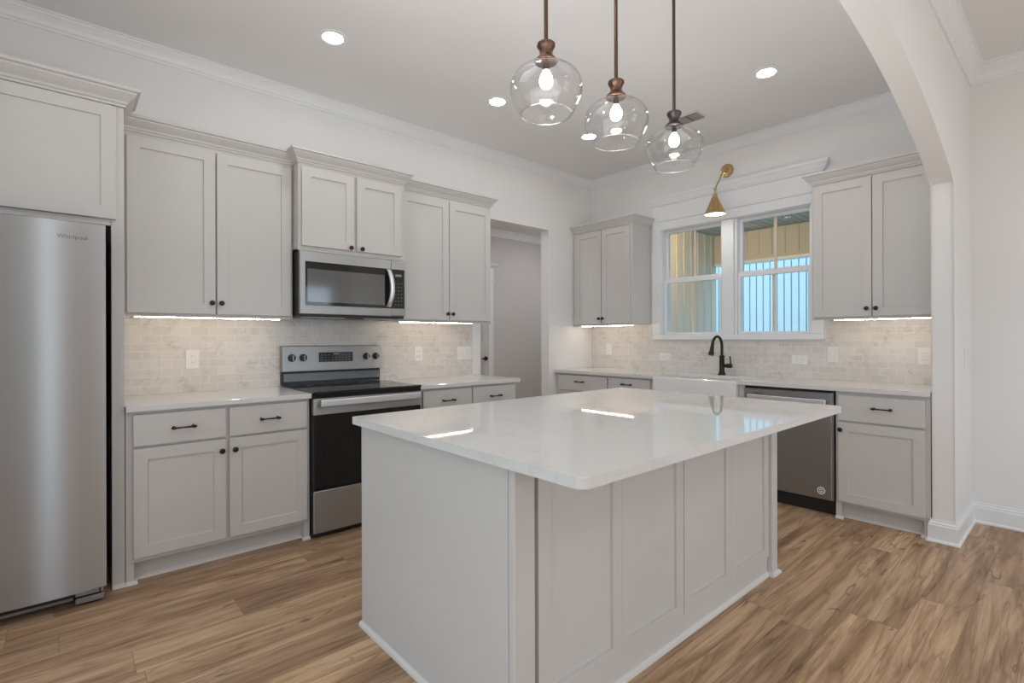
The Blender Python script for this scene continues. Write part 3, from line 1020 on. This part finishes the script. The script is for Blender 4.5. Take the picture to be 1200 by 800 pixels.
# ------------------------------------------------------------------ range
def kitchen_range():
    t = thing('range', 'freestanding stainless electric range with black glass top', 'range', (0, 0, 0))
    x0, x1 = 1.171, 1.944
    MB().box(x0, x1, 3.235, 3.842, 0.02, 0.905, 0.003).box(x0, x1, 3.205, 3.234, 0.02, 0.305, 0.002).build('body', BLACK, t)
    MB().box(x0 - 0.002, x1 + 0.002, 3.190, 3.780, 0.9055, 0.921, 0.004, 2).box(x0, x1, 3.196, 3.234, 0.880, 0.905, 0.003).build('cooktop', BLACKG, t)
    # oven door
    d = MB().box(x0 + 0.001, x1 - 0.001, 3.196, 3.2345, 0.776, 0.878, 0.003).build('oven_door', STEEL_H, t)
    MB().box(x0 + 0.003, x1 - 0.003, 3.197, 3.2345, 0.308, 0.7755, 0.003).build('door_glass', BLACKG, d)
    MB().box(1.205, 1.921, 3.150, 3.168, 0.828, 0.874, 0.006, 2).box(1.225, 1.255, 3.167, 3.197, 0.838, 0.864).box(1.870, 1.900, 3.167, 3.197, 0.838, 0.864).build('handle', STEEL_L, d)
    w = MB().box(x0 + 0.075, x1 - 0.075, 3.1955, 3.1972, 0.40, 0.72)
    w.build('door_window', BLACKG, d)
    MB().box(x0 + 0.001, x1 - 0.001, 3.196, 3.2045, 0.035, 0.298, 0.003).build('storage_drawer', STEEL_H, t)
    # backguard
    g = MB().prism([(3.776, 1.020), (3.784, 1.200), (3.842, 1.205), (3.842, 1.020)], 'x', 1.168, 1.936, 0.003).build('backguard', STEEL_H, t)
    MB().box(1.172, 1.932, 3.812, 3.842, 0.922, 1.0195).build('backguard_riser', BLACK, t)
    MB().box(1.182, 1.922, 3.803, 3.8115, 0.945, 1.004, 0.002).build('riser_trim', STEEL_D, t)
    p = MB().box(1.427, 1.688, 3.772, 3.779, 1.083, 1.154, 0.002).build('control_panel', BLACKG, g)
    for r in range(3):
        for c in range(9):
            if r == 2 and 3 <= c <= 5:
                continue
            MB().box(1.442 + c * 0.0262, 1.442 + c * 0.0262 + 0.011, 3.7712, 3.7719, 1.094 + r * 0.0195, 1.097 + r * 0.0195).build('button_mark', MARK, p)
    MB().box(1.535, 1.578, 3.7712, 3.7719, 1.136, 1.146).build('clock_display', MARK, p)
    for x in (1.232, 1.312, 1.801, 1.881):
        kb = MB().lathe([(0.027, 0), (0.027, 0.006), (0.021, 0.008), (0.020, 0.026), (0.017, 0.029)], (x, 3.779, 1.118), 'y', 24, sign=-1).build('knob', BLACK, g)
        MB().box(x - 0.0045, x + 0.0045, 3.744, 3.7495, 1.098, 1.138, 0.001).build('knob_grip', GRILLE, kb)
    # burners drawn as rings under the glass
    for (bx, by, br) in ((1.36, 3.36, 0.095), (1.76, 3.36, 0.115), (1.36, 3.62, 0.075), (1.76, 3.62, 0.075)):
        MB().lathe([(br, 0), (br, 0.0006), (br - 0.004, 0.0006), (br - 0.004, 0)], (bx, by, 0.9212), 'z', 40, cap0=False, cap1=False).build('burner_ring', MARKD, t)


kitchen_range()

# ------------------------------------------------------------------ microwave
def microwave():
    t = thing('microwave', 'stainless over-the-range microwave with a curved handle', 'microwave', (0, 0, 0))
    x0, x1 = 1.163, 1.942
    MB().box(x0, x1, 3.435, 3.846, 1.404, 1.836, 0.003).build('body', BLACK, t)
    MB().box(x0 + 0.03, x0 + 0.33, 3.47, 3.60, 1.397, 1.4035).box(x1 - 0.30, x1 - 0.03, 3.47, 3.60, 1.397, 1.4035).build('vent_filter', GRILLE, t)
    d = MB().box(x0, 1.826, 3.410, 3.4345, 1.420, 1.836, 0.003).build('door', STEEL_H, t)
    MB().box(1.199, 1.8255, 3.4075, 3.4098, 1.478, 1.768, 0.001).build('door_bezel', BLACKG, d)
    MB().box(1.212, 1.768, 3.4062, 3.4074, 1.500, 1.719).build('door_window', MICROG, d)
    hp = []
    for i in range(17):
        u = i / 16
        z = 1.488 + 0.275 * u
        b = math.sin(PI * u)
        hp.append((1.795 + 0.016 * b, 3.4085 - 0.012 - 0.036 * b ** 0.6, z))
    hm = MB()
    rings = []
    for (x, y, z) in hp:
        rings.append([hm.bm.verts.new(q) for q in ((x - 0.017, y + 0.006, z), (x - 0.014, y - 0.003, z), (x, y - 0.006, z), (x + 0.014, y - 0.003, z), (x + 0.017, y + 0.006, z))])
    for a, b in zip(rings, rings[1:]):
        for k in range(5):
            hm.bm.faces.new((a[k], a[(k + 1) % 5], b[(k + 1) % 5], b[k]))
    hm.bm.faces.new(rings[0])
    hm.bm.faces.new(rings[-1])
    hm.build('handle', STEEL_L, d)
    c = MB().box(1.8275, x1, 3.410, 3.4345, 1.424, 1.836, 0.003).build('control_column', STEEL_H, t)
    p = MB().box(1.8285, 1.932, 3.4075, 3.4098, 1.478, 1.768, 0.001).build('control_panel', BLACKG, c)
    for r in range(7):
        for q in range(3):
            MB().box(1.850 + q * 0.026, 1.859 + q * 0.026, 3.4066, 3.4073, 1.505 + r * 0.026, 1.5085 + r * 0.026).build('button_mark', MARK, p)
    MB().box(1.856, 1.908, 3.4066, 3.4073, 1.715, 1.732).build('clock_display', MARK, p)
    # small maker's emblem above the window
    MB().prism([(1.50, 1.802), (1.528, 1.798), (1.556, 1.796), (1.528, 1.802)], 'y', 3.4086, 3.4098).build('emblem', MARK, d)


microwave()

# ------------------------------------------------------------------ dishwasher
def dishwasher():
    t = thing('dishwasher', 'stainless dishwasher with bar handle right of the sink', 'dishwasher', (XBF, YL, 0), R90)
    a, b = bl(1.802), bl(1.184)
    MB().box(a, b, 0.02, 0.58, 0.10, 0.878, 0.002).box(a, b, 0.05, 0.56, 0.0, 0.0995).build('tub_body', BLACK, t)
    d = MB().box(a + 0.001, b - 0.012, -0.022, 0.0195, 0.112, 0.864, 0.003).build('door', STEEL_W, t)
    MB().box(b - 0.0115, b, -0.016, 0.0195, 0.112, 0.866).build('door_edge', GRILLE, d)
    hz = 0.800
    h0, h1 = a + 0.035, bl(1.222)
    MB().box(h0, h1, -0.062, -0.044, hz - 0.018, hz + 0.018, 0.005, 2).box(h0 + 0.01, h0 + 0.035, -0.045, -0.021, hz - 0.011, hz + 0.011).box(h1 - 0.035, h1 - 0.01, -0.045, -0.021, hz - 0.011, hz + 0.011).build('handle', STEEL_L, d)
    MB().box(bl(1.730), bl(1.650), -0.0232, -0.0221, 0.824, 0.833).build('emblem', MARKD, d)
    c = MB().lathe([(0.026, 0), (0.026, 0.0012)], (bl(1.262), -0.0221, 0.172), 'y', 28, sign=-1).build('sticker', PLATE, d)
    r = MB()
    r.lathe([(0.018, 0), (0.018, 0.0006), (0.013, 0.0006), (0.013, 0)], (bl(1.262), -0.0234, 0.172), 'y', 28, sign=-1, cap0=False, cap1=False)
    r.box(bl(1.262) - 0.009, bl(1.262) + 0.009, -0.0240, -0.0234, 0.169, 0.175)
    r.build('sticker_mark', MARKD, c)


dishwasher()

# ------------------------------------------------------------------ sink and faucet
def sink():
    t = thing('apron_sink', 'white farmhouse apron sink set into the window counter', 'sink', (XBF, YL, 0), R90)
    a, b = bl(2.613), bl(1.857)
    f, k = -0.050, 0.430
    z0, z1 = 0.645, 0.8835
    w = 0.022
    fr = MB().box(a, b, f, f + w + 0.006, z0, 0.905, 0.005, 2)
    fr.build('apron_front', SINKM, t)
    bsn = MB().box(a, a + w, f + w + 0.0065, k, z0, z1, 0.003).box(b - w, b, f + w + 0.0065, k, z0, z1, 0.003).box(a + w, b - w, k - w, k, z0, z1, 0.003).box(a + w, b - w, f + w + 0.0065, k - w, z0, z0 + w, 0.002)
    bo = bsn.build('basin', SINKM, t)
    MB().lathe([(0.045, 0), (0.045, 0.003), (0.03, 0.004)], ((a + b) / 2, 0.19, z0 + w), 'z', 24).build('drain', STEEL, bo)


sink()


def faucet():
    t = thing('faucet', 'dark bronze gooseneck faucet behind the apron sink', 'faucet', (4.53, 2.229, 0.9145), R90)
    MB().lathe([(0.032, 0), (0.031, 0.008), (0.025, 0.022), (0.022, 0.05), (0.0215, 0.16), (0.024, 0.165), (0.024, 0.172), (0.017, 0.178)], (0, 0, 0), 'z', 28).build('body', BRONZE, t)
    pts = [(0, 0, 0.17), (0, 0, 0.25)]
    R = 0.088
    for i in range(19):
        a = PI * i / 18 * 0.93
        pts.append((0, -R + R * math.cos(a), 0.262 + R * math.sin(a)))
    MB().tube(pts, 0.0125, 16).build('spout', BRONZE, t)
    e = Vector(pts[-1])
    dr = (e - Vector(pts[-2])).normalized()
    MB().tube([e - dr * 0.01, e + dr * 0.02, e + dr * 0.024, e + dr * 0.055, e + dr * 0.085, e + dr * 0.100], [0.0135, 0.0145, 0.017, 0.018, 0.025, 0.0235], 18).build('spray_head', BRONZE, t)
    MB().lathe([(0.0155, 0), (0.0155, 0.03), (0.019, 0.032), (0.019, 0.072), (0.015, 0.078)], (0.015, 0, 0.085), 'x', 20).tube([(0.080, 0, 0.088), (0.080, 0, 0.12), (0.077, 0, 0.15), (0.076, 0, 0.172)], [0.008, 0.0065, 0.0065, 0.0075], 12).build('lever', BRONZE, t)


faucet()

# ------------------------------------------------------------------ outlets and switches
def plate(name, label, cat, loc, rotz, w, h, kind, gangs=1, group='wall plates'):
    t = thing(name, label, cat, loc, rotz, group)
    MB().box(-w / 2, w / 2, -0.006, -0.0003, -h / 2, h / 2, 0.002).build('plate', PLATE, t)
    if kind == 'outlet':
        hor = w > h
        for s in (-1, 1):
            cx, cz = (s * 0.021, 0) if hor else (0, s * 0.021)
            o = MB().box(cx - 0.016, cx + 0.016, -0.0085, -0.0062, cz - 0.014, cz + 0.014, 0.003).build('socket', PLATE, t)
            sl = MB()
            if hor:
                sl.box(cx - 0.006, cx + 0.003, -0.0091, -0.0086, cz - 0.007, cz - 0.005).box(cx - 0.005, cx + 0.003, -0.0091, -0.0086, cz + 0.005, cz + 0.007)
            else:
                sl.box(cx - 0.007, cx - 0.005, -0.0091, -0.0086, cz - 0.003, cz + 0.006).box(cx + 0.005, cx + 0.007, -0.0091, -0.0086, cz - 0.003, cz + 0.005)
            sl.build('slots', SLOT, o)
    elif kind == 'gfci':
        o = MB().box(-0.0165, 0.0165, -0.0085, -0.0062, -0.034, 0.034, 0.002).build('socket', PLATE, t)
        sl = MB()
        for s in (-1, 1):
            sl.box(-0.007, -0.005, -0.0091, -0.0086, s * 0.022 - 0.004, s * 0.022 + 0.004).box(0.005, 0.007, -0.0091, -0.0086, s * 0.022 - 0.004, s * 0.022 + 0.003)
        sl.build('slots', SLOT, o)
        MB().box(-0.006, 0.006, -0.0098, -0.0086, -0.006, 0.006, 0.001).build('reset_button', SHOE, o)
    else:
        n = gangs
        for g in range(n):
            cx = (g - (n - 1) / 2) * 0.046
            MB().box(cx - 0.016, cx + 0.016, -0.0085, -0.0062, -0.033, 0.033, 0.003).build('rocker', PLATE, t)


yw = YL - 0.008
plate('outlet', 'white wall outlet on the tile left of the range', 'outlet', (0.631, yw, 1.124), 0, 0.078, 0.124, 'outlet')
plate('outlet', 'white wall outlet on the tile right of the range', 'outlet', (2.314, yw, 1.122), 0, 0.078, 0.124, 'outlet')
plate('light_switch', 'wide white three-gang switch at the tile end by the hall opening', 'switch', (2.805, yw, 1.118), 0, 0.172, 0.124, 'switch', 3)
xw = XB - 0.008
plate('outlet', 'upright white wall outlet near the room corner under the small cabinet', 'outlet', (xw, 3.603, 1.124), R90, 0.078, 0.124, 'outlet')
plate('outlet', 'sideways white wall outlet left of the faucet', 'outlet', (xw, 2.893, 1.060), R90, 0.124, 0.076, 'outlet')
plate('outlet', 'sideways white wall outlet right of the faucet', 'outlet', (xw, 1.614, 1.066), R90, 0.124, 0.076, 'outlet')
plate('light_switch', 'upright white single switch plate above the dishwasher', 'switch', (xw, 1.369, 1.115), R90, 0.078, 0.124, 'switch', 1)
plate('outlet', 'white wall outlet with reset button on tile beside the arch pier', 'outlet', (xw, 0.790, 1.115), R90, 0.078, 0.124, 'gfci')
plate('light_switch', 'white light switch on the living side of the arch pier', 'switch', (4.44, Y0A, 1.115), 0, 0.078, 0.124, 'switch', 1)

# ------------------------------------------------------------------ pendants
def pendant(x, y, label, cap_m, rod_m):
    t = thing('pendant_light', label, 'pendant light', (x, y, 0), 0, 'glass pendants over the island')
    k, h = 0.9485, 1.255

    def Z(z):
        return h + (z - h) * k

    def P(prof):
        return [(r * k, Z(z)) for r, z in prof]
    MB().lathe([(0.060, 0.0), (0.060, 0.010), (0.050, 0.018), (0.012, 0.022)], (0, 0, ZC - 0.0005), 'z', 32, sign=-1).build('canopy', rod_m, t)
    MB().lathe([(0.0080, Z(2.462)), (0.0080, ZC - 0.02)], (0, 0, 0), 'z', 14).build('rod', rod_m, t)
    MB().lathe(P([(0.010, 2.474), (0.014, 2.472), (0.030, 2.468), (0.0375, 2.462), (0.0385, 2.455), (0.034, 2.446), (0.028, 2.435), (0.026, 2.424), (0.030, 2.413), (0.040, 2.402), (0.0475, 2.393), (0.0475, 2.388), (0.028, 2.387)]), (0, 0, 0), 'z', 32).build('socket_cap', cap_m, t)
    outer = [(0.044, 2.3865), (0.052, 2.381), (0.066, 2.372), (0.088, 2.362), (0.110, 2.350), (0.130, 2.333), (0.143, 2.312), (0.1485, 2.288), (0.148, 2.264), (0.141, 2.238), (0.128, 2.210), (0.114, 2.186), (0.106, 2.176)]
    inner = [(r - 0.003, z - 0.0005) for r, z in outer[::-1]]
    MB().lathe(P(outer + inner), (0, 0, 0), 'z', 56, cap0=False, cap1=False).build('glass_shade', GLASSP, t)
    rim = []
    for i in range(13):
        a = 2 * PI * i / 12
        rim.append((0.1035 + 0.0032 * math.cos(a), 2.1745 + 0.0028 * math.sin(a)))
    MB().lathe(P(rim), (0, 0, 0), 'z', 56, cap0=False, cap1=False).build('glass_rim', GLASSR, t)
    MB().lathe(P([(0.013, 2.3865), (0.013, 2.356), (0.015, 2.353)]), (0, 0, 0), 'z', 20).build('lamp_holder', cap_m, t)
    MB().lathe(P([(0.012, 2.3525), (0.016, 2.345), (0.025, 2.327), (0.028, 2.311), (0.025, 2.295), (0.017, 2.284), (0.006, 2.280)]), (0, 0, 0), 'z', 24).build('bulb', BULB, t)


pendant(1.418, 1.400, 'clear glass pendant nearest the camera, leftmost over the island', COPPER, RODM)
pendant(1.862, 1.400, 'clear glass pendant in the middle of three over the island', COPPER, RODM)
pendant(2.343, 1.400, 'clear glass pendant nearest the window, with dark metal socket', DARKM, DARKM)

# ------------------------------------------------------------------ recessed lights, vent, sconce
def downlight(x, y, label):
    t = thing('recessed_light', label, 'ceiling light', (x, y, ZC), 0, 'recessed ceiling lights')
    MB().lathe([(0.088, -0.0005), (0.087, -0.004), (0.070, -0.008), (0.059, -0.004), (0.059, -0.0005)], (0, 0, 0), 'z', 40, cap0=False, cap1=False).build('trim_ring', TRIM, t)
    MB().lathe([(0.0585, -0.0008), (0.0580, -0.004)], (0, 0, 0), 'z', 40).build('lens', DOWN, t)


downlight(1.230, 3.02, 'glowing recessed ceiling light above the refrigerator end of the range wall')
downlight(2.516, 3.01, 'glowing recessed ceiling light left of the nearest pendant globe')
downlight(3.576, 2.99, 'glowing recessed ceiling light behind the middle pendant globe')
downlight(3.637, 1.47, 'glowing recessed ceiling light right of the pendants near the arch')
downlight(1.230, 1.47, 'added unseen recessed ceiling light above the island end nearest the refrigerator')  # unseen fixture added for more kitchen light
downlight(-0.08, 1.60, 'added unseen recessed ceiling light in front of the refrigerator')  # unseen fixture added to brighten floor, base cabinets and island end


def vent():
    t = thing('ceiling_vent', 'small grey ceiling air vent near the third pendant', 'vent', (3.905, 2.185, ZC))
    MB().box(-0.085, 0.085, -0.11, 0.11, -0.006, -0.0005, 0.002).build('frame', SHOE, t)
    MB().box(-0.068, 0.068, -0.093, 0.093, -0.0075, -0.0062).build('throat', SLOT, t)
    for k in range(9):
        y = -0.085 + k * 0.02125
        if k == 4:
            continue
        MB().prism([(y - 0.008, -0.0078), (y - 0.006, -0.0078), (y + 0.006, -0.014), (y + 0.004, -0.014)], 'x', -0.066, 0.066).build('louvre', VENTM, t)


vent()


def sconce():
    t = thing('wall_sconce', 'brass cone wall sconce above the window', 'wall lamp', (XB, 2.238, 2.81), R90)
    MB().lathe([(0.062, 0.001), (0.062, 0.010), (0.056, 0.018), (0.020, 0.022), (0.018, 0.045), (0.012, 0.050)], (0, 0, 0), 'y', 36, sign=-1).build('wall_plate', BRASS, t)
    MB().tube([(0.0, -0.048, 0.0), (0.003, -0.075, -0.012), (0.014, -0.245, -0.205), (0.014, -0.256, -0.222)], [0.011, 0.006, 0.006, 0.009], 12).lathe([(0.010, -0.012), (0.013, -0.006), (0.013, 0.006), (0.010, 0.012)], (0.014, -0.258, -0.226), 'x', 14).tube([(0.014, -0.258, -0.226), (0.014, -0.262, -0.285)], 0.007, 12).build('arm', BRASS, t)
    outer = [(0.012, -0.262), (0.020, -0.268), (0.022, -0.288), (0.026, -0.300), (0.094, -0.455)]
    inner = [(0.0915, -0.455), (0.024, -0.303), (0.006, -0.300)]
    s = MB().lathe(outer + inner, (0.014, -0.262, 0.0), 'z', 40, cap0=True, cap1=False).build('shade', BRASS, t)
    MB().lathe([(0.020, -0.380), (0.086, -0.4465), (0.086, -0.4480), (0.020, -0.4480)], (0.014, -0.262, 0), 'z', 32).build('bulb', SCON, s)


sconce()

# unseen area lamps added to brighten the hall and its jamb
l = bpy.data.lights.new('hall_fill', 'AREA')
l.energy = 9
l.size = 0.3
l.color = (0.97, 0.98, 1.0)
lo = bpy.data.objects.new('hall_fill', l)
lo.location = (5.1, 4.20, HZ - 0.02)
COL.objects.link(lo)
l2 = l.copy()
l2.energy = 7
lo = bpy.data.objects.new('hall_fill', l2)
lo.location = (2.7, 4.35, HZ - 0.02)
COL.objects.link(lo)
